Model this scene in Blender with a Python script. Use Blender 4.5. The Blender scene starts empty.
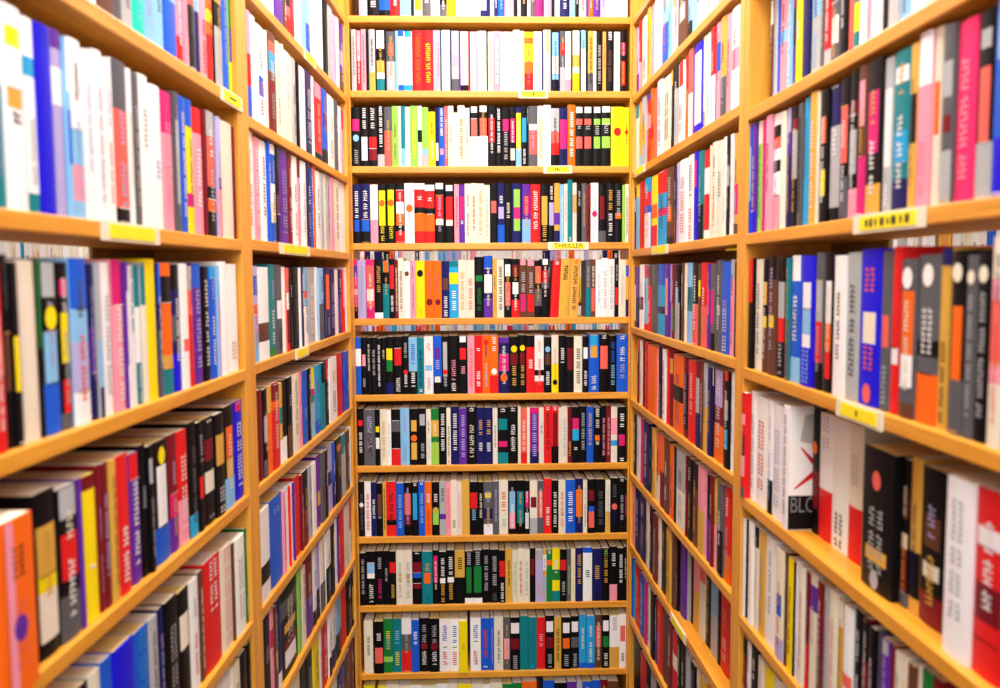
import bpy, math, random, re
from mathutils import Vector, Matrix
rnd = random.Random(7)
C = bpy.context.scene.collection
W, H = 1000, 688

# ------------------------------------------------------------------ place: metres, floor at z = 0
S = 1.3                                   # room scale
F = 850.0                                 # focal length in pixels of the 1000 px frame
PITCH, YAW, ROLL = .080195, .036682, -.005571
EYE = 1.62                                # eye height
D = 1.9 * S                               # distance of the end bookcase
XL, AL = -.255689 * S, .046097            # left run: x at the end wall, its slant
XR, AR = .362348 * S, -.001405            # right run
cam_pos = Vector((0, 0, EYE))


def cam_axes():
    cy, sy, cp, sp = math.cos(YAW), math.sin(YAW), math.cos(PITCH), math.sin(PITCH)
    f = Vector((sy * cp, cy * cp, -sp)); r = Vector((cy, -sy, 0)); u = r.cross(f)
    cr, sr = math.cos(ROLL), math.sin(ROLL)
    return cr * r + sr * u, -sr * r + cr * u, f


RX, UP, FW = cam_axes()


def proj(P):
    d = Vector(P) - cam_pos; z = d.dot(FW)
    return W / 2 + F * d.dot(RX) / z, H / 2 - F * d.dot(UP) / z


class Run:
    """A straight run of shelving: u along it (left to right as one faces it), v into it."""
    def __init__(s, name, base, rot):
        s.name, s.base, s.rot = name, Vector(base), rot
        s.u = Vector((math.cos(rot), math.sin(rot), 0)); s.v = Vector((-math.sin(rot), math.cos(rot), 0))

    def at(s, t, v=0, z=0):
        return s.base + s.u * t + s.v * v + Vector((0, 0, z))

    def t_of(s, x, z, v=0, lo=-4, hi=4):
        """distance along the run whose point at height z shows at picture column x"""
        lo, hi = s.lim
        for _ in range(50):
            m = (lo + hi) / 2
            if proj(s.at(m, v, z))[0] < x: lo = m
            else: hi = m
        return (lo + hi) / 2


LEFT = Run('left', (XL, D, 0), math.pi / 2 - AL); LEFT.lim = (-(D - .45), .3)
RIGHT = Run('right', (XR, D, 0), -math.pi / 2 - AR); RIGHT.lim = (-.3, D - .45)
BACK = Run('back', (0, D, 0), 0.0); BACK.lim = (-1.2, 1.2)

# ------------------------------------------------------------------ colours and materials
SRGB = dict(k=(13, 12, 16), g=(92, 92, 98), s=(178, 181, 186), w=(246, 246, 246), c=(236, 229, 208), r=(226, 34, 36),
            d=(122, 22, 34), o=(246, 108, 24), y=(250, 226, 20), b=(28, 92, 214), n=(26, 28, 92), l=(136, 194, 238),
            t=(16, 128, 140), e=(26, 128, 56), f=(150, 212, 84), p=(246, 156, 176), m=(214, 36, 118), v=(98, 44, 158),
            i=(182, 174, 224), u=(102, 62, 44), a=(222, 172, 72), h=(238, 104, 92), q=(40, 166, 222), x=(26, 22, 222),
            z=(255, 48, 112), j=(0, 216, 190))
CNAME = dict(k='black', g='grey', s='silver', w='white', c='cream', r='red', d='maroon', o='orange', y='yellow', b='blue',
             n='navy', l='pale-blue', t='teal', e='green', f='lime', p='pink', m='magenta', v='purple', i='lilac', u='brown',
             a='gold', h='coral', q='azure', x='ultramarine', z='hot-pink', j='turquoise')


def lin(c):
    return tuple(((v / 255) / 12.92 if v <= 10 else ((v / 255 + .055) / 1.055) ** 2.4) for v in c)


def base_mat(name):
    m = bpy.data.materials.new(name); m.use_nodes = True
    nt = m.node_tree; b = nt.nodes['Principled BSDF']
    return m, nt, b


def N(nt, typ, **kw):
    n = nt.nodes.new(typ)
    for k, v in kw.items():
        if k.startswith('_'): setattr(n, k[1:], v)
        else: n.inputs[k.replace('_', ' ')].default_value = v
    return n


def wood_mat(name, c1, c2, axis, rough=.38):
    m, nt, b = base_mat(name)
    tc = N(nt, 'ShaderNodeTexCoord')
    mp = N(nt, 'ShaderNodeMapping'); sc = [26, 26, 26]; sc[axis] = 1.6; mp.inputs['Scale'].default_value = sc
    no = N(nt, 'ShaderNodeTexNoise', Scale=2.2, Detail=5.0, Roughness=.6, Distortion=.6)
    cr = N(nt, 'ShaderNodeValToRGB')
    cr.color_ramp.elements[0].position = .3; cr.color_ramp.elements[0].color = (*lin(c1), 1)
    cr.color_ramp.elements[1].position = .72; cr.color_ramp.elements[1].color = (*lin(c2), 1)
    bp = N(nt, 'ShaderNodeBump', Strength=.12, Distance=.002)
    L = nt.links
    L.new(tc.outputs['Object'], mp.inputs['Vector']); L.new(mp.outputs['Vector'], no.inputs['Vector'])
    L.new(no.outputs['Fac'], cr.inputs['Fac']); L.new(cr.outputs['Color'], b.inputs['Base Color'])
    L.new(no.outputs['Fac'], bp.inputs['Height']); L.new(bp.outputs['Normal'], b.inputs['Normal'])
    b.inputs['Roughness'].default_value = rough
    return m


def flat_mat(name, c, rough=.5, noise=.06):
    m, nt, b = base_mat(name)
    tc = N(nt, 'ShaderNodeTexCoord'); no = N(nt, 'ShaderNodeTexNoise', Scale=35.0, Detail=3.0)
    hs = N(nt, 'ShaderNodeMix', _data_type='RGBA')
    a = lin(c)
    hs.inputs['A'].default_value = (*a, 1); hs.inputs['B'].default_value = (*[v * (1 - noise * 2) for v in a], 1)
    nt.links.new(tc.outputs['Object'], no.inputs['Vector']); nt.links.new(no.outputs['Fac'], hs.inputs['Factor'])
    nt.links.new(hs.outputs['Result'], b.inputs['Base Color']); b.inputs['Roughness'].default_value = rough
    return m


def cover_mat():
    m, nt, b = base_mat('printed_cover')
    at = N(nt, 'ShaderNodeAttribute', _attribute_name='print')
    tc = N(nt, 'ShaderNodeTexCoord'); no = N(nt, 'ShaderNodeTexNoise', Scale=60.0, Detail=4.0, Roughness=.7)
    mx = N(nt, 'ShaderNodeMix', _data_type='RGBA', _blend_type='MULTIPLY', Factor=.12)
    nt.links.new(tc.outputs['Object'], no.inputs['Vector'])
    nt.links.new(at.outputs['Color'], mx.inputs['A']); nt.links.new(no.outputs['Color'], mx.inputs['B'])
    nt.links.new(mx.outputs['Result'], b.inputs['Base Color'])
    b.inputs['Roughness'].default_value = .42
    b.inputs['Specular IOR Level'].default_value = .13
    return m


def page_mat():
    m, nt, b = base_mat('page_edges')
    tc = N(nt, 'ShaderNodeTexCoord'); mp = N(nt, 'ShaderNodeMapping'); mp.inputs['Scale'].default_value = (900, 6, 6)
    no = N(nt, 'ShaderNodeTexNoise', Scale=1.0, Detail=2.0)
    at = N(nt, 'ShaderNodeAttribute', _attribute_name='print')
    mx = N(nt, 'ShaderNodeMix', _data_type='RGBA', _blend_type='MULTIPLY', Factor=.14)
    nt.links.new(tc.outputs['Object'], mp.inputs['Vector']); nt.links.new(mp.outputs['Vector'], no.inputs['Vector'])
    nt.links.new(at.outputs['Color'], mx.inputs['A']); nt.links.new(no.outputs['Fac'], mx.inputs['B'])
    nt.links.new(mx.outputs['Result'], b.inputs['Base Color']); b.inputs['Roughness'].default_value = .9
    return m


COVER, PAGE = cover_mat(), page_mat()
WOOD_X = wood_mat('pine_shelf', (208, 132, 26), (236, 170, 58), 0)
WOOD_Z = wood_mat('pine_upright', (214, 140, 34), (238, 174, 66), 2)
PANEL = wood_mat('plywood_back', (126, 84, 30), (150, 104, 44), 2, .6)
HOLDER = flat_mat('label_holder_plastic', (236, 230, 206), .35)
CARD = flat_mat('yellow_card', (252, 232, 8), .6, .03)
INK = flat_mat('label_ink', (46, 44, 12), .6)
CARPET = flat_mat('carpet', (128, 118, 104), .95, .2)
PAINT = flat_mat('ceiling_paint', (240, 240, 236), .9, .02)


# ------------------------------------------------------------------ mesh helper
class MB:
    def __init__(s): s.v, s.f, s.c, s.m = [], [], [], []

    def quad(s, pts, col=None, m=0):
        n = len(s.v); s.v += [tuple(p) for p in pts]; s.f.append(tuple(range(n, n + len(pts)))); s.c.append(col); s.m.append(m)

    def box(s, a, b, col=None, m=0):
        (x0, y0, z0), (x1, y1, z1) = a, b
        p = [(x0, y0, z0), (x1, y0, z0), (x1, y1, z0), (x0, y1, z0), (x0, y0, z1), (x1, y0, z1), (x1, y1, z1), (x0, y1, z1)]
        n = len(s.v); s.v += p
        for f in ((3, 2, 1, 0), (4, 5, 6, 7), (0, 1, 5, 4), (1, 2, 6, 5), (2, 3, 7, 6), (3, 0, 4, 7)):
            s.f.append(tuple(n + i for i in f)); s.c.append(col); s.m.append(m)

    def add(s, o, M=None, mshift=0):
        n = len(s.v)
        s.v += [tuple(M @ Vector(p)) for p in o.v] if M else o.v
        s.f += [tuple(n + i for i in f) for f in o.f]; s.c += o.c; s.m += [i + mshift for i in o.m]

    def build(s, name, mats, parent=None):
        me = bpy.data.meshes.new(name); me.from_pydata(s.v, [], s.f)
        for m in mats: me.materials.append(m)
        me.polygons.foreach_set('material_index', s.m)
        if any(c is not None for c in s.c):
            at = me.color_attributes.new('print', 'FLOAT_COLOR', 'CORNER')
            buf = []
            for f, c in zip(s.f, s.c):
                c = c or (.5, .5, .5)
                buf += [c[0], c[1], c[2], 1.0] * len(f)
            at.data.foreach_set('color', buf)
        me.update()
        o = bpy.data.objects.new(name, me); C.objects.link(o)
        if parent: o.parent = parent
        return o


def bevel(o, w=.0015, seg=2):
    m = o.modifiers.new('edge', 'BEVEL'); m.width = w; m.segments = seg; m.limit_method = 'ANGLE'
    return o


def tag(o, label, cat, group=None, kind=None):
    if label: o['label'] = label
    if cat: o['category'] = cat
    if group: o['group'] = group
    if kind: o['kind'] = kind
    return o


def text_shape(body, size):
    cu = bpy.data.curves.new('lettering', 'FONT'); cu.body = body; cu.size = size
    cu.align_x = 'CENTER'; cu.align_y = 'CENTER'
    ob = bpy.data.objects.new('lettering', cu); C.objects.link(ob)
    dg = bpy.context.evaluated_depsgraph_get(); me = ob.evaluated_get(dg).to_mesh()
    vs = [(v.co.x, v.co.y) for v in me.vertices]; fs = [tuple(p.vertices) for p in me.polygons]
    ob.evaluated_get(dg).to_mesh_clear(); bpy.data.objects.remove(ob); bpy.data.curves.remove(cu)
    return vs, fs


# ------------------------------------------------------------------ books
TOK = re.compile(r'^(-?\d+)([a-z_])(.*)$')


def dig(c): return 1.0 if c == 'a' else int(c) / 10


def parse(tok):
    m = TOK.match(tok); d = dict(x=float(m[1]), c=m[2], bands=[], text=[], disc=[], hs=1.0, lean=0.0, sb=None, key=None)
    r = m[3]
    k = re.search(r'!(\w+)', r)
    if k: d['key'] = k[1]; r = r.replace(k[0], '')
    k = re.search(r'<(-?[\d.]+)', r)
    if k: d['sb'] = float(k[1]); r = r.replace(k[0], '')
    k = re.search(r'\^([\d.]+)', r)
    if k: d['hs'] = float(k[1]); r = r.replace(k[0], '')
    k = re.search(r'/(-?\d+)', r)
    if k: d['lean'] = float(k[1]); r = r.replace(k[0], '')
    for k in re.finditer(r'\*([a-z])([\da])', r): d['disc'].append((k[1], dig(k[2])))
    r = re.sub(r'\*[a-z][\da]', '', r)
    k = re.search(r'\|([a-z])', r); d['stripe'] = k and k[1]
    if k: r = r.replace(k[0], '')
    for k in re.finditer(r'-([A-Za-z])([\da])([\da])', r):
        a, b = dig(k[2]), dig(k[3])
        (d['text'] if k[1].isupper() else d['bands']).append((k[1].lower(), min(a, b), max(a, b)))
    return d


def jit(c, k=.05):
    f = 1 + rnd.uniform(-k, k)
    return tuple(min(1, max(0, v * f * (1 + rnd.uniform(-k, k) * .6))) for v in lin(SRGB[c]))


def glyphs(mb, x0, x1, z0, z1, y, col, fine):
    """an unreadable line of print running down the spine between z1 (top) and z0; x0..x1 is its height"""
    hgt = x1 - x0; z = z1; adv = max(min(hgt * .5, .0062), .0024)
    left = rnd.randint(4, 9); two = hgt > .017
    while z - adv > z0:
        if left == 0:
            z -= adv * .9; left = rnd.randint(3, 8); continue
        left -= 1
        a, b = z - adv * .74, z
        rows = ((x0, x0 + hgt * .42), (x1 - hgt * .42, x1)) if two else ((x0, x1),)
        for p, q in rows:
            k = rnd.random(); g = q - p
            if not fine:
                mb.quad([(p + g * rnd.uniform(0, .3), y, a), (q, y, a), (q, y, a + adv * .45), (p, y, a + adv * .45)], col); continue
            mb.quad([(p + g * rnd.uniform(0, .2), y, a), (q, y, a), (q, y, a + adv * .3), (p, y, a + adv * .3)], col)
            c0 = p + g * rnd.uniform(.1, .7)
            mb.quad([(c0, y, a), (c0 + g * .24, y, a), (c0 + g * .24, y, b), (c0, y, b)], col)
        z -= adv


def book_shape(d, w, h, dep, fine):
    """cover (spine, boards, print) and page block in local space: spine at y = 0 facing -y, width along x"""
    cov, pag = MB(), MB()
    base = jit(d['c']); t = min(.0012, w * .12)
    bulge = min(.0022, w * .09)
    mg = rnd.choice((.08, .12, .16, .2))
    fr = (0, mg, .31, .5, .69, 1 - mg, 1) if fine else (0, mg, .5, 1 - mg, 1)
    prof = [(w * q, bulge * (abs(2 * q - 1) ** 2.2)) for q in fr]
    dark = d['c'] in 'kngduvx' or (d['c'] in 'bterm' and rnd.random() < .5) or (d['c'] in 'wcsi' and rnd.random() < .4)
    cuts = {0.0, 1.0}
    for c, a, b in d['bands']: cuts |= {a, b}
    cuts = sorted(cuts)
    bc = {c: jit(c) for c, _, _ in d['bands']}
    shear = math.tan(math.radians(d['lean']))

    def P(x, y, z): return (x + shear * (z - h / 2), y, z)
    for a, b in zip(cuts, cuts[1:]):
        mid = (a + b) / 2; col = base; whole = True
        for c, p, q in d['bands']:
            if p <= mid <= q: col = bc[c]; whole = not dark or q >= 1 or c in 'kgn'
        z1, z0 = h * (1 - a), h * (1 - b); last = len(prof) - 2
        for i, ((xa, ya), (xb, yb)) in enumerate(zip(prof, prof[1:])):
            cov.quad([P(xa, ya, z0), P(xb, yb, z0), P(xb, yb, z1), P(xa, ya, z1)], col if whole or 0 < i < last else base)
    # boards: outer, inner, rims
    y0 = prof[0][1]
    for xo, xi, sgn in ((0, t, 1), (w, w - t, -1)):
        q = [P(xo, dep, 0), P(xo, y0, 0), P(xo, y0, h), P(xo, dep, h)]
        cov.quad(q if sgn > 0 else q[::-1], base)
        q = [P(xi, y0 + t, 0), P(xi, dep, 0), P(xi, dep, h), P(xi, y0 + t, h)]
        cov.quad(q if sgn > 0 else q[::-1], lin(SRGB['c']))
        for z in (0, h):
            q = [P(xo, y0, z), P(xi, y0, z), P(xi, dep, z), P(xo, dep, z)]
            cov.quad(q if (z > 0) == (sgn > 0) else q[::-1], base)
        q = [P(xo, dep, 0), P(xo, dep, h), P(xi, dep, h), P(xi, dep, 0)]
        cov.quad(q if sgn > 0 else q[::-1], base)
    for z in (0, h):
        top = [P(x, y, z) for x, y in prof] + [P(w - t, y0 + t, z), P(t, y0 + t, z)]
        cov.quad(top if z > 0 else top[::-1], base)
    # print on the spine
    e = -.00035
    texts = list(d['text'])
    if not texts and w > .009 and rnd.random() < .8:
        lo = rnd.uniform(.06, .3); ink = rnd.choice('wwcai' if d['c'] in 'kngdubvtexrm' else 'ggsai' if d['c'] in 'wci' else 'kgnd')
        texts = [(ink, lo, rnd.uniform(.6, .92))] if rnd.random() < .6 else [(ink, lo, lo + .25), (rnd.choice('wsa' if d['c'] in 'kngdubvtexrm' else 'hgl'), lo + .32, .9)]
    if fine and w > .009:
        for c, a, b in d['bands']:
            if rnd.random() < .45:
                zl = h * (1 - rnd.choice((a, b))); zl = min(max(zl, .003), h - .003)
                cov.quad([P(w * mg, e * .6, zl - .0006), P(w * (1 - mg), e * .6, zl - .0006), P(w * (1 - mg), e * .6, zl + .0006), P(w * mg, e * .6, zl + .0006)], jit(rnd.choice('wkas')))
    for c, a, b in texts:
        col = jit(c, .03); mx = .27 if d['text'] else .34
        pr = MB(); glyphs(pr, w * mx, w * (1 - mx), h * (1 - b) + .002, h * (1 - a) - .002, e, col, fine)
        for i, p in enumerate(pr.v): pr.v[i] = P(*p)
        cov.add(pr)
    if d.get('stripe'):
        cov.quad([P(w * .2, e, .001), P(w * .4, e, .001), P(w * .4, e, h - .001), P(w * .2, e, h - .001)], jit(d['stripe']))
    for c, a in d['disc']:
        r = min(w * (.2 if a > .85 else .34), .0105); zc = h * (1 - a - .02); k = 14
        cov.quad([P(w / 2 + r * math.cos(2 * math.pi * i / k), e * 1.6, zc + r * 1.15 * math.sin(2 * math.pi * i / k)) for i in range(k)], jit(c))
    pc = lin(rnd.choice([(255, 246, 220), (255, 250, 234), (252, 236, 194), (255, 252, 244), (250, 226, 150)]))
    pm = MB()
    pm.box((t * 1.1, y0 + t * 1.1, .0006), (w - t * 1.1, dep - .0015, h - .0008), pc)
    for i, p in enumerate(pm.v): pm.v[i] = P(*p)
    pag.add(pm)
    return cov, pag


ORD = 'first second third fourth fifth sixth seventh eighth ninth tenth eleventh twelfth thirteenth fourteenth fifteenth sixteenth seventeenth eighteenth nineteenth twentieth twenty-first twenty-second twenty-third twenty-fourth twenty-fifth twenty-sixth twenty-seventh twenty-eighth twenty-ninth thirtieth thirty-first thirty-second thirty-third thirty-fourth thirty-fifth thirty-sixth thirty-seventh thirty-eighth thirty-ninth fortieth forty-first forty-second forty-third forty-fourth forty-fifth forty-sixth'.split()
A, B9, B86, B7 = 7.643, 9.055, 8.603, 6.613


def back(k, n, l, r, h=.169):
    return dict(run=BACK, z=k, h=h, toks=[(350, 7.143, l), (490, 7.143, r)], end='the left end', label=n + ' shelf, end bookcase', **{'from': 'near'}, group='paperbacks on the end bookcase')


def side(run, k, n, case, toks, h, end='the post', frm='near', **kw):
    return dict(run=run, z=k, h=h, toks=toks, end=end, label=n + ' shelf, ' + case, **{'from': frm}, group='paperbacks in the ' + case, **kw)


LF, LS, RF, RS = 'near left bookcase', 'far left bookcase', 'near right bookcase', 'far right bookcase'
KEYS = {'slash': 'white hardback with red slash cover'}
ROWS = [
 back(.563, 'topmost', '60i 120k-W19 205b-k9a-L37 285r-o07 355l-B27 435k 455c-y59 515g-W28 575w 640k-h07-g8a 690y 755w 825c 870w-s37 930s-n9a 975n',
  '0s 30n 55i-b5a 105p 170k 195s 220k 265s 290g 320p-m5a 375n 385p 440k 460s-W28 500n 570c-l5a 610k 635l-s5a 690v 705o 740v 790i-u36 830w 935c 945w 985_'),
 back(.404, 'second', '10s 45r-p05 80p 115k 135s-a7a 180k 190w-k35-a57-t8a 245k 260g-h24-s5a 325l 345w-b01-b9a 385w-q01-q9a 445r-O19 520r-Y29 595i 620s 645n 655w 715n 725s-p46-g8a 780v 790w-k9a 845r 860w 900p 915w 975k 985c-Y19',
  '25p-W19 75w 165c-P19 215c-F19 245y-o57-r7a-o12 310w 370n 380s-F04 435n 445l-c47-k8a 490n 500g-r24-s6a 540w-p8a 580k 590c-a46-y7a 640k 650c-l03 685k 700a-K19-g7a 740w 760k-S29 805a 830k-W02-U39 885c-S19 930k-r29-k45 975_'),
 back(.241, 'third', '10k-m24-S7a*l5 75k-W04-w59 130k-W04-r57-d79 195k-W07-s8a 245g-h4a 300f 345c-P29 365t-l7a 395w 430f-Y29 485c-k46 515l-f07-s8a 560y^.9 610n-c69 635b-W05-p78 675h-C29 700c 740c^.9 770c-O29^1.02 820c 855k-w01-h25-w5a 920k-w01-h25-w5a 985k-r26',
  '40k-W08 85k-m24-S49 140k-m26-c79 185n-y17-l7a 225k-q26-W7a 265k-W03 275g-w34-h48 340c-A29 385w^1.03 435s-h48-r68-k8a 495n-m27-K79 555o-W19^1.02 610k-w01-h23-S34-h57 665k-w01-h23-S34-h57 735k-w01-f23-S35-f57 795k-w01-f23-S35-f57 865y*r4 955y*r4 995_'),
 back(.073, 'THRILLER', '5n-W16-b68-k8a 75n-W16-b68-k8a 145w-p6a 200k-y17-Y6a*o3 260k-y17-Y6a*o3 325k-r13-w37-o57-r8a 390w*o4 460r-w01-W23-k45-o58 535r-w01-W23-k45-o58 605k-w01-r26-c67 675k-w01-r26-c67 745p 780v-m26-W67 820c 865c-R28 905c-A19 960c-S29',
  '0k-h35-K5a 55n-W24-i46-b7a 105k-C36 155n-f14-m46-f68 230v-m25-l6a 290r-W18 360k-a27-A6a 420k-W03-i37 460a-v57-n8a^1.02 500l-C29 530c 555t-C9a^1.05 590c-a25 620k-S14 655g 690d-K49 720w*m5 775k-d26-g8a 830k-A15-W59 890k-S16-o56 945f 965c-E29 995_'),
 back(-.094, 'fifth', '20m-v13-p56-k8a 55i-S19 115m-h15-c57-h79-m8a 175k-A16-w9a 235t-o02-k24 280k-r15-W69 320d-C19 345c-U29^1.05 385w*u2 430p 470y-Y8a*k2 535o-H26*d7 600o-H26*d7 655n-u35-W6a 710q-y24-t01-W59 775c-A29 830c-H39 890k-e34-E59^1.07 955n-b02-w36-v7a^1.07',
  '20a 50c-K19 100k-w13-h48 155k-d13-w46-r7a 210u-p01-S26-m69 265u-p01-S26-r69 320k-h14-g58 370k-w01-r24-g45 420_ 440r-W01/3 500a-K14-Y69/3 570a-U19-O01/3 640_ 685g-t5a-S15 720u-C15-h59 755w 800w-S29 845w-S19 890k-S14-r58 920c 970a-b13-n7a 995_'),
 back(-.265, 'sixth', '25b-w25-B7a 80k-p35-S79 120k-C16 150k-S27 190k-W19 225k-C24 255k-y24-e46-n8a 310k-r25-W7a 375k-S14-W69*r6 420l-B15-k6a-W69 480t-N29-W9a 530w-S13-l56-S7a 595b-v24-I46-c78-k8a 655k-s17-S79*r6 705k-P48-W8a 775k-w01-r24-P57 840p-H29 890r-W23-W69 945o*r1',
  '0o-W03-r7a*w6 60n-m36-v01*o7 140k-d35-A59*y2 205k-d35-A59*y2 260r-k02-W46-R7a 320w-k67-r8a 385k-u35-W69*l2 440c-y5a*k8 490k-W25 545k-d26 600c-K29 660k-w24-W69 705b-q02-a24-W7a^1.03 780k-h26-W01 850k-B15-L59 905b-W25-I58-W01 985_'),
 back(-.427, 'seventh', '35k-r23-W48 100g-I19-U49 180k-y34-w57 215c-A29 265w 295k-g24-r7a 360l-I15-L6a 425k-a24-a69*o5 490k-s13-S69 545c 580e-a25-f6a 635k-W18 690c-U39-R9a 720n-W18 780v-I19 835k-C39-W01 905n-A25-W68 960n-A25-W68',
  '20c 55k-t24-m67-t8a-W01 130k-W38-W01 200c 220h-C28-r8a 265c 285m-v18-I19-n8a 350c-B35 385r-D18-W01 440r-d17-k7a-W01 490c 510c-S29 555d-A69 585k-m24-q46-W78 640k-S18 690b-A17 740k-W02-C24-o56-W67 795k-P29 830d-P29 865c-p25-q67 910k-W14-m57-W9a 975d-h5a 990_'),
 back(-.591, 'eighth', '50k-G29*w4 105w-R29 150n-W37 190k-u26-S67 235a-K19 260r-D28-k78 330b-L29 385k-h26-d68 440k-q27-W01 490b-L28-W01 535o-W24-R5a 585k-W24-f58*a5 640s-K14-v67 685p-H19 720c-E79 765c-P29 800a 855k-r25-L58 915k-C27 955g-y23-n57-w8a',
  '20g 65c-R26-S79 130k-l26-p69 190k-t28 245k-m25-w69 285c-d35-s7a 340g-h27 385r-M15-W59^1.02 440k-W29 490c-H29-R67 540b-W28 610n-o27 665c 695k-d24-b56-h69 755k-G29 825c-a6a 860k-G14-N59*h5 920k-S38-W01 965k-m37 990_', .163),
 back(-.752, 'ninth', '65k-S18 115k-l24-w45-W6a 185k-S14-M59 240k-S36 280k-r24-A69 330c-A46-S29 385c-A46-S29 445k-d24-b45-d67-W01 515t-A24-o46-T8a 590k-m16 635k-W15-w56-A6a 690k-W15-w56-A6a 750a-K14-k5a 820k-S03-e38-w9a 880k-S03-e38-w9a 945k-S18',
  '0k-S17-G8a 65k-r25-W6a 110a 160c-F29 200c-R29 240c-S29 285k-d25-K6a 325i-s02-A69 380a-w14-s5a 405e-o23-W01 445y-W25-e46-t8a 500k-r24-S69 550g-F39 580c-Y19 610n-A17 665w-b01-K46 730n-A36-K8a 800k-A17-F03 855k-W14-p7a 910k-W17 960k-W26 990_', .163),
 back(-.913, 'tenth', '100c 165_ 172k-W24-h58-k9a<.001 240e-Y24-S36-f78 305t-L25-Y69 370w-g37-r6a 440b-W25 495k-S15-W69*d5 565k-S15-W69*d5 640w-B15-E56-R69 715w-B15-E56-R69 780y-A46<-.006 840_ 860w-B14-E45-R69 935b-R28-W9a',
  '0b 30c 95g-p48 145k-w13-d46-S7a 215t-E9a 275t-Q9a 335r-P36 395k-w13-d46-S7a 460a-U29 510k-w13-o46-S7a 580k-w13-g46-S7a 635b-q09 690b-q09 750u-h26 800k-w13-e46-W7a 855w-a6a-S03 925w-h25-K79 985_', .164),
 back(-1.075, 'lowest', '100y 180d 200y 260c 350c 430w 520c 620w 700c 770y 870c 950w', '0c 90e 160e 230o 335_ 380b 460k 550v 620s 660b 730b 790d 840u 920_', .17),
 # ---- near left bookcase
 side(LEFT, .228, 'topmost', LF, [(0, A, '-60l 150w 350k 560w-S19 720k-u5a 860s-g7a'), (120, A, '0s 85j 180l-I29 250l 330b-l06 430p-W29-r8a 475p 520h-k5a 575l-n5a 610p-R5a 665o-y45-r6a 715k-a03-s5a 785b-b0a 830f-e04-v47-y7a 870a-l5a 905w 918_')], .185, frm='far'),
 side(LEFT, .048, 'second', LF, [(0, A, '-260w-k3a -60t-w14-t56 25w-y12-a45-K56 200w-q23-S59-t9a 290x-X01 420i-w24-v01 500l-w03-b47 550l-p79-w05 650w 730w-S29 810w 880w-h29-g03-k9a 990w'), (120, A, '110g-S29 165w-S25 240w-I57 330p-m03-P29 415g-s28 465b 520y-b02-m78 570p-r02-W38 640d 665k-s02-h26-o78 740i-v57-p6a 785c 870d 885b-I29 920w 950_')], .187, frm='far'),
 side(LEFT, -.120, 'third', LF, [(0, A, '-300w -80r-h46 40k-G03-u47 90k-y47-k8a 165c 300k-e05 330k-s02-l48-b7a*y3 460k-m12-y36-r79-g9a 550l-b03-i58-w8a 690n-v47 740s-l5a-n8a 790w-S29 860w 880p-m03-W3a'), (120, A, '40v-w27-w7a 80w-T05 125t-w37-W7a 165s-t03-c3a 215y^1.04 290n-b03-g5a 330o-k13-a79-t8a 410n-k02-g46-x7a 470w-h67 535h-s02-r4a 565v-b02-I29 635k-C19 690b-q01 745l-i3a 775w^1.04 830w-A79^1.04 905_')], 0.175, frm='far'),
 side(LEFT, -.287, 'fourth', LF, [(0, A, '-260h-p3a<-.004 -30o|p*v6<-.008 290k-a25-y56-c69 455k-s02-r36-g7a 620v 650y-d01-W67 755d 790d-I28 850a-U19 910r-W5a'), (120, A, '85v-r02-W29 165k-S35-K8a 215k-s13-S49 270k-w27-b7a*y1 385d-m57-v7a 450r-W29-p6a 530k-G29-q8a 600k-S14-r57 650k-W01-d24-c57-S9a 730k-a25-W7a 810k-o25-a57-l7a 880x-W29-m01 965_')], 0.164, frm='far'),
 side(LEFT, -.460, 'fifth', LF, [(60, A, '-60k 60d 150k-W29 250c-B49 340b-l4a 430x-W5a 590b-Q05-S6a 700s 770n-I2a 810k-S29 920k-c25-k6a'), (190, A, '10w 80u 120r-W05 245c-P0a 330u 350w-S29 430e-W13-W79 490_')], 0.168, frm='far'),
 side(LEFT, -.6254, 'sixth', LF, [(190, A, '40w 130c-S29 230w 330c 400k-U29 450k-G29 490_')], .18, frm='far'),
 # ---- far left bookcase
 side(LEFT, .385, 'topmost', LS, [(245, B9, '60w 150w 260v-w47 345u 375h-k57-r8a 415r 450w-I29 510l 555b-p03-l26 595w 665w 710k-G29 755s-C29 800i-S29 830c-F24 860v-p46-u7a 900p 925_')], .186),
 side(LEFT, .214, 'second', LS, [(245, B9, '30p-r4a-b7a 65w-L25 110w-b57 185c 210u-h13-q24-d5a 290c 330c-P29 360c 430s 470k 500w 555n-W29 610w 635r-p02-k9a 700b-v35-k8a 755w 815g 850w 880p-m03 915r 940_')], .186),
 side(LEFT, .051, 'third', LS, [(245, B9, '0w 90p-W19 145w 205b-W27 240w-b14-c6a-b8a 285k-E03-u57 320v-S29 395d 435w 485p-d02 510w 565n 605b 625o 645w 690s-I6a 720c 745s 775p 815c 860w 915k 945n 962_')], .188),
 side(LEFT, -.118, 'fourth', LS, [(245, B9, '75i-b13-h45-l7a 130w-u68 225t-e9a 285g-w46-K7a 345w 375h-w35-d5a-r9a 410k-S24-G6a 435k-G29 495w 515n 540l-h34-w5a 575s-W29 640w 665l-g5a 720n-L6a 735n-o16-S7a 775n-I29 820w 850n-v4a 880r-p06 910w 935_')], 0.176),
 side(LEFT, -.287, 'fifth', LS, [(245, B9, '100k 130d-U29 170k-s36-g8a 215a-o3a 255r-d02-o23 325a-t35-w7a 350k-w7a 385k-I24-u6a 440c 500p 525b-L57 575k 605t-y03-m34-l5a 640q-b8a 690t-k03 735k-r03 765c 775w 840r 885v-S25 905b-I57 950_')], 0.166),
 side(LEFT, -.460, 'sixth', LS, [(250, B9, '85w-k68-W8a 190b-L12 300p-R29 335w 355r-P29 375w 390v 415r-M25 460d 490k-d5a 535s 570w-C29 610v-a57 645g-u57 690k 715i-n46 750b-n6a 780k-o12 835t-s3a 875u 910w 945_')], 0.170),
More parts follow.
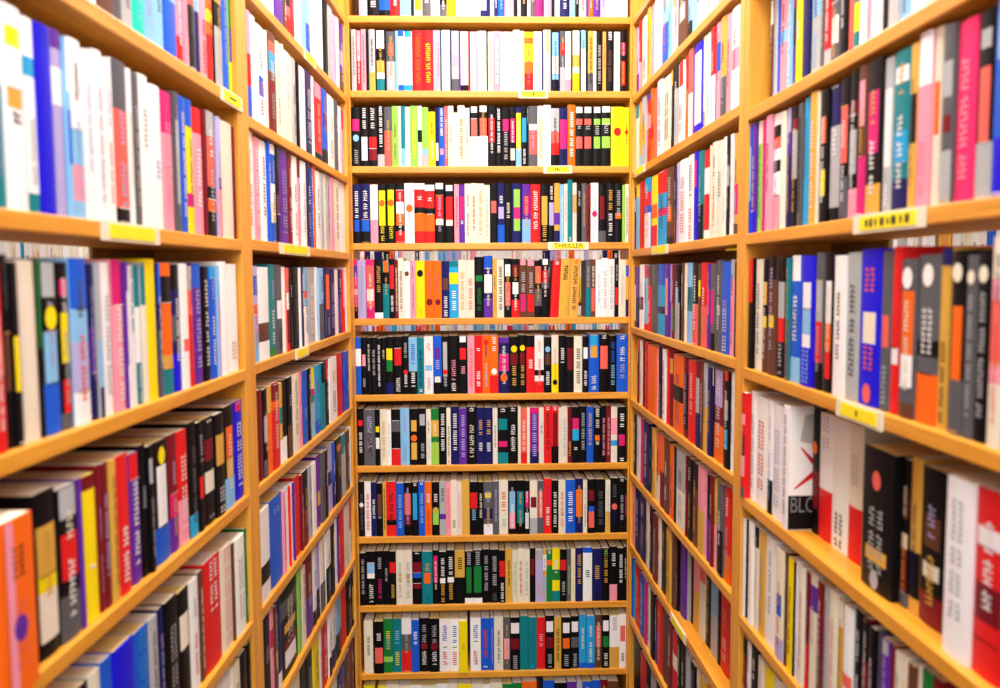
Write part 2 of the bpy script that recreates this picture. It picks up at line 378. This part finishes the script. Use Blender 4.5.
 side(LEFT, -.626, 'seventh', LS, [(250, B86, '125k-S35 185p-m24 215u-a57 245n-w8a 280k-g13-a45-d67-w79'), (250, B9, '435f 475c 515d-v5a 575w-k8a 610i-k6a 640w-g6a 690w-k5a 740k 775w 795v 820r 860c-W29 905h-c5a 935_')], .180),
 side(LEFT, -.775, 'eighth', LS, [(250, B86, '350c 440k 490k 545y 605w 625r 675w-k7a 710w-n7a 745l-k6a 790r 835k 880k-a39 930_')], .166),
 side(LEFT, -.94, 'lowest', LS, [(250, B86, '640k 720w 760n-p5a 790v-b02 820u 870d 900k 925s 945_')], .175),
 # ---- far right bookcase
 side(RIGHT, .389, 'topmost', RS, [(630, B9, '35i-v7a 75r-p6a 100c-K69 150a-y13 180p-C29 215w 285l-s03-b5a 340l 370c-a24 400s 430u-s57 515l-k8a 560b-l2a 600s 640c 700s 740w 790p 840w 900_')], .186, frm='far'),
 side(RIGHT, .226, 'second', RS, [(630, B9, '35c-t02 75a-l8a 100s-a47 135r-v01-p35 180o-r57 205h 240w-K29 285c-K29 365k-a02 390k-s3a 430w-r03-K59 485r-o4a 520h-w5a 560_ 570x-w19 655c-K8a 690w 720r-w5a 765p-b25 810a-g6a 865p 910w-p46 980_')], .182, frm='far'),
 side(RIGHT, .055, 'third', RS, [(630, B9, '5e 30n-l24-v7a 50l-y02 80r-R4a 125b-q02-r24-w5a 180y-o46-r7a 240q-r03-m56 325u-o57-k9a 385n-d6a 415i 440w-R29 505w-K15-R6a 570x-m14 605t-k6a 655w-r02-r59 715c 735y-c0a 780c-T36 835w 865k-s35 895w 925a-m58-u9a 975_')], .182, frm='far'),
 side(RIGHT, -.115, 'fourth', RS, [(630, B9, '20g-c39 50v-n5a 80w-d57 120l-m02-r9a 155u-r3a 190g-U35 240b-q36-n68-q7a 310v-p27 345i-v5a 370d-e69 400k-l36-s5a 440a-u02 460u 480c 510l-t36 555k-h5a 610u-y24 635r-h5a 690v-m36 720g-m37-k8a 760g-s56 820b-I49-W5a 895s-p2a 940k 955_')], 0.175, frm='far'),
 side(RIGHT, -.278, 'fifth', RS, [(630, B9, '60d-o02 80c 105d 130r 155o 225p 250k-S5a 285w 315r 345d-a13 385o-k46-o6a 475d-k29 520r 585d-s26-n6a 630u 655s-a5a 690n 730k-c02 755d-i04-o6a 840k-r01-s35-q68 890w 945_')], .182, frm='far'),
 side(RIGHT, -.446, 'sixth', RS, [(630, B9, '20k 55w 90m 115n 165k 190a 220h-c6a 265o-d5a 300u 345o 390k 410s-c5a 495d 510k 555k-u3a 605p-a5a 665p 690k-v5a 715d 740a-p5a 780g-k5a 830r-o7a 905_')], .180, frm='far'),
 side(RIGHT, -.610, 'seventh', RS, [(624, B86, '60p 90n 130n 180c 210k 240d-S29 280c 310k 355a 390u 430k<.014 460v<.018 520s<.024 550k<.03 590p-a5a<.03 640c-h03<.03 690k<.032 740l-s5a<.032 800k<.03 825r<.03 905_')], .178, frm='far'),
 side(RIGHT, -.778, 'eighth', RS, [(624, B86, '45b 70q 90r 130b 170m 190c 220k 250d-v5a 280r 320u 365d 410r-c35 450k 480k 520s 560k 600c 640a 690k 740u 790k 840d 890_')], .176, frm='far'),
 side(RIGHT, -.95, 'lowest', RS, [(624, B86, '80k 135r 180k 220s 270k 320w 370k 430d 490k 540c 600k 660u 720_')], .176, frm='far'),
 # ---- near right bookcase
 side(RIGHT, .212, 'topmost', RF, [(740, A, '225u-c13-u57 250w-s0a 275b 300p-l45 355l-W29 395v-r13-k36 420y-C46 470n 525l-s5a 615g 640r-d24-s8a 695g-k25-w68 760k-p02 815h-d9a 870t-y68 915w 975p'), (870, A, '0w 95k 140s 220l 320w 430_')], .186, sb=.03),
 side(RIGHT, .053, 'second', RF, [(740, A, '42b-l27-x7a 80v-x8a 115f-c02 165m 185p 230w-k12-h23-k45-p7a 300c 340n-i02-v24 385k-d12-s26 435g-K19 470q 520a-C29 575c 600k-o24-y68 660s-n03-W36-k9a 755k-h26-g7a 820k-d23-s47-p8a 890u-p14-m6a 955k-m26-a8a'),
   (870, A, '75s-w27-W8a 165t-w12-q57-n8a 295a-k36 345p-w03-P6a 450c-o36 540g-s24-d56-s7a 620z-P29 795d 805k-s12-h37-s7a 935b-l03-x7a 1060k 1150_')], .179),
 side(RIGHT, -.123, 'third', RF, [(740, A, '4k-L25-h7a 55k-r04 95c 165k-a24-y56-u6a 205u-k02-y56 265k-s25-r57-S7a 340t-g5a 370b-w02-W36-C47-l8a 455x-w24-l46-w67-L7a 555g-s25-r58-k8a 630k-w26-o57-r79 705w 790s-G29 905x-O13-c46-O68*h9^1.03'),
   (870, A, '70g-h46-S7a 155r-w67 220g-o25-o57-w68-u9a*w1^.96 335g-W36-k56-o7a*w1^.96 520a-n01-U5a 600k-o37-g7a*c1^.96 710g-S29*c1^.96 800k-S29*c1^.96 905p-c02-h36-c7a^1.03 1010k 1100_')], .188),
 side(RIGHT, -.296, 'fourth', RF, [(730, A, '40r-p23-d46-p68-g9a<-.003 105w-S29 190w-R29 280w-k7a 320w-S29 395w!slash<.002 440_ 600k-d58<.038*o3 675w-S03-r6a<.038 775w-K7a<.038 900c-S25-r6a<.038'),
   (850, B7, '75k-S49-a78*h2*s9<.016^.94 275k-u24-c56-d69-g9a<.026^.95 390a-k69<.026^.95 460k-u35-c67-d8a<.026^.95 615w-S18<.008 785r-w23-d57-r8a<.012 1010r 1100_')], .186),
 side(RIGHT, -.461, 'fifth', RF, [(730, A, '65w 105k 130w 165c-k02 210a-S29 260w 340c-b46-i8a 400u 430y 475k 490w-L6a 515c-P29 555d-r6a 595c-v13 655d-u6a 695s 740c-P29 805a-c02 850w-h56-g7a 920k'),
   (840, B7, '75k 135d-k03 175k 215g-V2a 255v-s01 310d 345c 390c-k4a 430u 470c 520e 590d 650c 700_')], .178),
 side(RIGHT, -.6264, 'sixth', RF, [(730, A, '60d-k02 120w 150k 200c 250y 310c 370k 430w 500_')], .18),
]


def row_page_hidden(b):
    """tops above eye height: the page block cannot be told from the cover"""
    return b['z'] + b['h'] > EYE + .02



def describe(d, w):
    size = 'thick ' if w > .036 else ('slim ' if w < .0125 else '')
    s = size + CNAME[d['c']] + ' paperback'
    used = None
    if d.get('stripe'): s += ' with %s stripe' % CNAME[d['stripe']]
    elif d['disc']: s += ' with %s disc' % CNAME[d['disc'][0][0]]
    else:
        bs = [b for b in d['bands'] if b[0] != d['c']]
        tx = [b for b in d['text'] if b[0] != d['c']]
        bb = max(bs, key=lambda b: b[2] - b[1], default=None); tt = max(tx, key=lambda b: b[2] - b[1], default=None)
        if bb and (not tt or bb[2] - bb[1] >= .15): s += ' with %s band' % CNAME[bb[0]]
        elif tt: s += ' with %s lettering' % CNAME[tt[0]]
    return s


SHELF_T = .019
ZS = lambda k: EYE + k * S
TL, TL2, TLE = (LEFT.t_of(x, ZS(.05)) for x in (242.0, 252.0, 349.3))     # posts: near and far faces
TR, TR2, TRE = (RIGHT.t_of(x, ZS(.05)) for x in (745.5, 737.0, 631.6))
for row in ROWS:
    c = row['label']
    row['lim'] = ((XL + .0022, XR - .0032) if row['run'] is BACK else (-9, TL) if 'near left' in c else (TL2, TLE) if 'far left' in c
                  else (TR, 9) if 'near right' in c else (TRE, TR2))
books = []                                   # every book of the place: dict with run, row, spec, t, width ...
for row in ROWS:
    run, zs, h0 = row['run'], EYE + row['z'] * S, row['h']
    sb0 = row.get('sb', .006)
    items = []
    for x0, sc, toks in row['toks']:
        for tk in toks.split():
            d = parse(tk); d['px'] = x0 + d['x'] / sc; items.append(d)
    items.sort(key=lambda q: q['px'])
    got = []
    for a, b in zip(items, items[1:]):
        if a['c'] == '_': continue
        if b['px'] - a['px'] < .4: continue
        sb = a['sb'] if a['sb'] is not None else sb0 + rnd.uniform(-.002, .003)
        h = h0 * a['hs'] * rnd.uniform(.972, 1.015)
        v0 = sb
        ta = run.t_of(a['px'], zs + h0 / 2, v0); tb = run.t_of(b['px'], zs + h0 / 2, v0)
        got.append([a, ta, tb, sb, h])
    # neighbours never interpenetrate: each starts where the last one ended
    last = -9
    for a, ta, tb, sb, h in got:
        ta = max(ta, last + .0003, row['lim'][0] + .0005); w = min(tb, row['lim'][1] - .0003) - ta - .0004
        if w < .003: continue
        last = ta + w
        books.append(dict(row=row, run=run, d=a, t=ta, w=w, sb=sb, h=h, z=zs + .0004))


def share(b):
    """visible extent of the spine in the picture, in square pixels (clipped to the frame)"""
    xs, ys = [], []
    for t in (b['t'], b['t'] + b['w']):
        for z in (b['z'], b['z'] + b['h']):
            x, y = proj(b['run'].at(t, b['sb'], z)); xs.append(x); ys.append(y)
    wpx = max(0, min(W, max(xs)) - max(0, min(xs))); wall = max(xs) - min(xs)
    yt, yb = (ys[1] + ys[3]) / 2, (ys[0] + ys[2]) / 2
    return wpx * max(0, min(H, yb) - max(0, yt))


for b in books: b['area'] = share(b)
books = [b for b in books if b['area'] > 4]
MAXN = 322
big = sorted(books, key=lambda b: -b['area'])[:MAXN]
for b in big: b['solo'] = True
# place in the row, counted from the fixed end of each shelf
for row in ROWS:
    bs = [b for b in books if b['row'] is row]
    if row['from'] == 'far': bs = bs[::-1]
    for i, b in enumerate(bs): b['n'] = i

rest = MB()
for b in books:
    d, run = b['d'], b['run']
    solo = b.get('solo')
    cov, pag = book_shape(d, b['w'], b['h'], .108 if not d.get('key') else .125, fine=bool(solo))
    M = Matrix.Translation(run.at(b['t'], b['sb'], b['z'])) @ Matrix.Rotation(run.rot, 4, 'Z')
    if not solo:
        rest.add(cov, M); rest.add(pag, M, 1); continue
    if d.get('key') == 'slash':
        w, h = b['w'], b['h']; xq = w + .0003
        g = (lin(SRGB['k']), lin((205, 25, 30)), lin((120, 122, 128)), lin((190, 186, 186)))
        cov.quad([(xq, .002, .001), (xq, .12, .001), (xq, .12, h * .28), (xq, .002, h * .28)], g[0])
        cov.quad([(xq, .002, h * .97), (xq, .002, h * .285), (xq, .12, h * .285), (xq, .12, h * .97)][::-1], lin(SRGB['w']))
        for (ya, za), (yb, zb) in (((.020, .66), (.047, .5)), ((.011, .33), (.047, .49))):
            cov.quad([(xq + .0004, ya, h * za), (xq + .0004, yb, h * (zb - .035)), (xq + .0004, yb, h * (zb + .035)), (xq + .0004, ya, h * za + .003)], g[1])
        cov.quad([(xq + .0004, .018, h * .72), (xq + .0004, .044, h * .69), (xq + .0004, .046, h * .95), (xq + .0004, .025, h * .93)], g[3])
        vs, fs = text_shape('BLO', .026)
        n = len(cov.v)
        cov.v += [(xq + .0004, .025 + p[0] * .85, h * .2 + p[1] * 1.3) for p in vs]
        for f in fs: cov.f.append(tuple(n + i for i in f)); cov.c.append(g[2]); cov.m.append(0)
    if row_page_hidden(b): cov.add(pag, None, 1)
    o = cov.build('paperback_book', [COVER, PAGE])
    o.matrix_world = M
    if not row_page_hidden(b): pag.build('page_block', [PAGE], o)
    row = b['row']
    lab = (KEYS.get(d['key']) or describe(d, b['w'])) + ', ' + ORD[b['n']] + ' from ' + row['end'] + ', ' + row['label']
    tag(o, lab, 'book', row['group'])


# books of the next aisle, seen through the open gaps
def beyond(run, t0, t1, v, z, h, cols, wmin, wmax, facing=0):
    t = t0
    while t < t1:
        w = rnd.uniform(wmin, wmax)
        d = parse('0' + rnd.choice(cols)); cov, pag = book_shape(d, w, h * rnd.uniform(.95, 1.03), .11, False)
        M = Matrix.Translation(run.at(t, v, z)) @ Matrix.Rotation(run.rot, 4, 'Z')
        rest.add(cov, M); rest.add(pag, M, 1)
        t += w + .0006


BEY = ['w', 'c', 'w-l3a', 'p', 'r-w04', 'l-B19', 'w-A29', 'b-w05', 'k-W19', 'o', 'y-w06', 'i', 'w-P29', 'n-w4a', 'c-q36']
NEXT_B = Run('next', BACK.at(0, .75), BACK.rot); NEXT_L = Run('next', LEFT.at(0, .75), LEFT.rot); NEXT_R = Run('next', RIGHT.at(0, .75), RIGHT.rot)
NZ = (-.085, -.305, .135, .355, -.525)       # shelves of the bookcases in the next aisles, from eye height
for dz in (-.085, -.305):
    beyond(NEXT_B, -.52, .64, .004, EYE + dz + .0005, .192, BEY, .012, .024)
LIGHT = ['w', 'c', 'w-B3a', 'o-c06', 'w-T3a', 'p-w06', 'c-O29', 'q-w37']
beyond(NEXT_L, -.62, .06, .004, EYE - .0845, .192, LIGHT, .012, .022)
beyond(NEXT_R, -.21, .25, .004, EYE - .0845, .192, ['w', 'w-l57', 'c', 'w-K78', 'w', 's-w27'], .02, .042)
beyond(NEXT_R, .345, .72, .004, EYE - .0845, .192, ['w', 'w-l57', 'c', 'w-R28', 'w', 'b-w27'], .02, .042)
o = rest.build('paperback_books', [COVER, PAGE])
tag(o, 'smaller paperback books filling the remaining shelves of all the bookcases', 'books', None, 'stuff')

# ------------------------------------------------------------------ bookcases
DEPTH = .155
FLOOR_Z, TOP_Z = 0.0, 2.62


def bookcase(name, run, tA, tB, shelves, label, labels=(), wA=.024, wB=.024, holes=(), ntop=True):
    """tA..tB outer width; shelves: z of each shelf's upper side"""
    e = bpy.data.objects.new(name, None); C.objects.link(e)
    e.location = run.at(tA, 0, 0); e.rotation_euler = (0, 0, run.rot)
    tag(e, label, 'bookcase'); w = tB - tA
    for a, b in ((0, wA), (w - wB, w)):
        m = MB(); m.box((a, 0, 0), (b, DEPTH, TOP_Z)); bevel(m.build('side_panel', [WOOD_Z], e), .0012)
    m = MB(); m.box((wA, .004, TOP_Z - .03), (w - wB, DEPTH, TOP_Z)); bevel(m.build('top_board', [WOOD_X], e))
    m = MB(); m.box((wA, .012, 0), (w - wB, .03, .08)); m.build('plinth', [WOOD_X], e)
    # back board with the openings one can see through
    m = MB(); zs = [0.0] + sorted(shelves) + [TOP_Z]
    for z0, z1 in zip(zs, zs[1:]):
        a, b, top = wA, w - wB, z1
        for hz, ha, hb, hcut in holes:
            if abs(hz - z0) < .02:
                if ha is not None: a, b = max(a, ha - tA), min(b, hb - tA)
                if hcut is not None: top = z0 + hcut
        if b - a > .01 and top - z0 > .005: m.box((a, DEPTH - .006, z0), (b, DEPTH - .001, top - (.0 if top < z1 else 0)))
    m.build('back_board', [PANEL], e)
    for z in shelves:
        m = MB(); m.box((wA, 0, z - SHELF_T), (w - wB, DEPTH - .007, z))
        s = bevel(m.build('shelf', [WOOD_X], e), .0018)
        for lz, ta, tb, word, front in labels:
            if abs(lz - z) > .012: continue
            shelf_label(s, ta - tA, tb - tA, z, word, front)
    return e


def shelf_label(shelf, a, b, z, word, marks):
    m = MB()
    y = -.0022
    z0, z1 = z - SHELF_T - .002, z + .0012
    m.box((a, y, z0), (b, -.0002, z1))                              # holder front
    m.box((a, -.0002, z + .0002), (b, .0012, z + .0012))             # lip folded on to the shelf
    ia, ib = a + (b - a) * .11, b - (b - a) * .1
    c0, c1 = z0 + .0035, z1 - .003
    m.box((ia, y - .0008, c0), (ib, y, c1), None, 1)                # card
    yy = y - .0011
    if word:
        vs, fs = text_shape(word, .016)
        wid = max(p[0] for p in vs) - min(p[0] for p in vs); k = (ib - ia) * .9 / wid
        n = len(m.v); m.v += [((ia + ib) / 2 + p[0] * k, yy, (c0 + c1) / 2 + p[1] * 1.15) for p in vs]
        for f in fs: m.f.append(tuple(n + i for i in f)); m.c.append(None); m.m.append(2)
    else:
        for p, q, lo, hi in marks:
            xa, xb = ia + (ib - ia) * p, ia + (ib - ia) * q
            m.quad([(xa, yy, c0 + (c1 - c0) * lo), (xb, yy, c0 + (c1 - c0) * lo), (xb, yy, c0 + (c1 - c0) * hi), (xa, yy, c0 + (c1 - c0) * hi)], None, 2)
    o = m.build('shelf_label', [HOLDER, CARD, INK], shelf)
    o['label'] = 'yellow card label in a pale holder' if not word else 'yellow card label reading ' + word
    return o


def span(run, k, xa, xb): return run.t_of(xa, ZS(k)), run.t_of(xb, ZS(k))


zb = [ZS(k) for k in (.563, .404, .241, .073, -.094, -.265, -.427, -.591, -.752, -.913, -1.075)] + [ZS(.563) + .215 , ZS(-1.075) - .2]
MK = [(.38, .42, .2, .8), (.46, .52, .25, .85), (.55, .58, .15, .6)]
MW = [(.12, .17, .25, .75), (.2, .26, .2, .8), (.3, .34, .25, .75), (.4, .47, .2, .8), (.52, .56, .25, .7), (.6, .68, .2, .8), (.74, .78, .25, .75), (.83, .9, .2, .8)]

bk = bookcase('bookcase', BACK, XL - .012, XR + .012, zb, 'pale pine bookcase across the dead end of the aisle, packed with paperbacks',
              [(ZS(.404), *span(BACK, .404, 518.5, 548), None, MK), (ZS(.241), *span(BACK, .241, 543.5, 572), None, MK),
               (ZS(.073), *span(BACK, .073, 548, 588.5), 'THRILLER', None)], wA=.014, wB=.015,
              holes=[(ZS(-.094), 9, 9, None), (ZS(-.265), None, None, .176)])
midL = [ZS(k) for k in (.228, .048, -.120, -.287, -.460)]
zlf = midL + [ZS(.228) + .22, ZS(.228) + .44, ZS(-.460) - .215, ZS(-.460) - .43, ZS(-.46) - .645]
tt = LEFT.t_of(88, ZS(.03), DEPTH)
lf = bookcase('bookcase', LEFT, TL2 - .026 - 1.13, TL2 - .0265, zlf, 'near pine bookcase on the left, its middle shelves open at the back',
              [(ZS(.228), *span(LEFT, .228, 220, 241), None, [(.3, .7, .4, .6)]), (ZS(.048), *span(LEFT, .048, 100, 158), None, [])],
              wB=TL2 - .0265 - TL, holes=[(ZS(-.120), tt, 99, None)])
zls = [ZS(k) for k in (.385, .214, .051, -.118, -.287, -.460, -.626, -.775)] + [ZS(.385) + .215, ZS(.385) + .43, ZS(-.94), ZS(-1.1)]
ls = bookcase('bookcase', LEFT, TL2 - .026, -.001, zls, 'far pine bookcase on the left, between the post and the end bookcase',
              [(ZS(.385), *span(LEFT, .385, 303.5, 315), None, []), (ZS(.051), *span(LEFT, .051, 279, 309), None, []),
               (ZS(-.118), *span(LEFT, -.118, 295, 308), None, [])], wA=.026, wB=-.001 - TLE)
zrf = [ZS(k) for k in (.212, .053, -.123, -.296, -.461)] + [ZS(.212) + .22, ZS(.212) + .44, ZS(-.461) - .215, ZS(-.461) - .43, ZS(-.461) - .645]
tt = RIGHT.t_of(893, ZS(.03), DEPTH)
rf = bookcase('bookcase', RIGHT, TR2 + .0265, TR2 + .026 + 1.13, zrf, 'near pine bookcase on the right, holding the red-slashed white book',
              [(ZS(.053), *span(RIGHT, .053, 855, 927), None, MW), (ZS(-.123), *span(RIGHT, -.123, 838, 884), None, [(.45, .5, .3, .7)])],
              wA=TR - TR2 - .0265, holes=[(ZS(-.123), -9, tt, None)])
zrs = [ZS(k) for k in (.389, .226, .055, -.115, -.278, -.446, -.610, -.778)] + [ZS(.389) + .215, ZS(.389) + .43, ZS(-.95), ZS(-1.11)]
rs = bookcase('bookcase', RIGHT, .001, TR2 + .026, zrs, 'far pine bookcase on the right, between the post and the end bookcase',
              [(ZS(.226), *span(RIGHT, .226, 635, 645.5), None, []), (ZS(.055), *span(RIGHT, .055, 652.5, 668.5), None, []),
               (ZS(-.610), *span(RIGHT, -.610, 671, 686), None, [])], wA=TRE - .001, wB=.026)

for run, a, b, what in ((NEXT_B, -.55, .70, 'behind the end bookcase'), (NEXT_L, -.65, .12, 'behind the open left bookcase'),
                        (NEXT_R, -.24, .3155, 'on the right, beyond its post'), (NEXT_R, .316, .80, 'at the right, before its post')):
    bookcase('bookcase', run, a, b, [EYE + dz for dz in NZ], 'next aisle\'s pine bookcase glimpsed through the gap ' + what)

# loose yellow slip lying on the tops of the books beside the right post
m = MB(); ta, tb = span(RIGHT, .01, 719, 736); m.box((0, 0, 0), (tb - ta, .05, .004))
o = m.build('paper_slip', [CARD]); o.location = RIGHT.at(ta, .012, ZS(-.115) + .1935); o.rotation_euler = (0, 0, RIGHT.rot)
tag(o, 'yellow card slip lying on top of the books beside the right post', 'paper')

# ------------------------------------------------------------------ setting: floor and ceiling
m = MB(); m.box((-3, -3, -.05), (3, 5, 0)); tag(m.build('floor', [CARPET]), None, None, None, 'structure')
m = MB(); m.box((-3, -3, 3.05), (3, 5, 3.1)); tag(m.build('ceiling', [PAINT]), None, None, None, 'structure')


def area(name, loc, rot, sx, sy, power, col=(1, 1, 1)):
    l = bpy.data.lights.new(name, 'AREA'); l.shape = 'RECTANGLE'; l.size, l.size_y = sx, sy; l.energy = power; l.color = col
    o = bpy.data.objects.new(name, l); C.objects.link(o); o.location = loc; o.rotation_euler = rot
    return o


area('ceiling_lamp', (.06, 1.35, 3.0), (0, 0, 0), .5, 2.0, 62, (1, .98, .95))
area('front_fill', (.1, -1.5, 2.7), (math.radians(55), 0, 0), 1.8, 1.0, 85, (1, .98, .95))  # added soft frontal fill behind the camera, lightens page tops and gaps
area('next_aisle_lamp', (-.80, 1.8, 2.95), (0, 0, 0), .3, 2.0, 26)
area('next_aisle_lamp', (.95, 1.7, 2.95), (0, 0, 0), .3, 2.0, 26)
area('next_aisle_lamp', (.06, D + .45, 2.95), (0, 0, 0), 1.4, .3, 34)
wd = bpy.data.worlds.new('shop_daylight'); bpy.context.scene.world = wd; wd.use_nodes = True  # uniform ambient fill added in place of room bounce, no window behind it
bg = wd.node_tree.nodes['Background']; bg.inputs['Color'].default_value = (1, .985, .96, 1); bg.inputs['Strength'].default_value = .95

# ------------------------------------------------------------------ camera
cd = bpy.data.cameras.new('camera'); cam = bpy.data.objects.new('camera', cd); C.objects.link(cam)
cd.sensor_width = 36; cd.lens = F * 36 / W; cd.clip_start = .02
R = Matrix((RX, UP, -FW)).transposed().to_4x4(); R.translation = cam_pos; cam.matrix_world = R
cd.dof.use_dof = True; cd.dof.focus_distance = 2.35; cd.dof.aperture_fstop = 4.0
sc = bpy.context.scene; sc.camera = cam
sc.view_settings.view_transform = 'Standard'; sc.view_settings.look = 'None'; sc.view_settings.gamma = 1
sc.view_settings.use_curve_mapping = False; sc.view_settings.exposure = -0.2
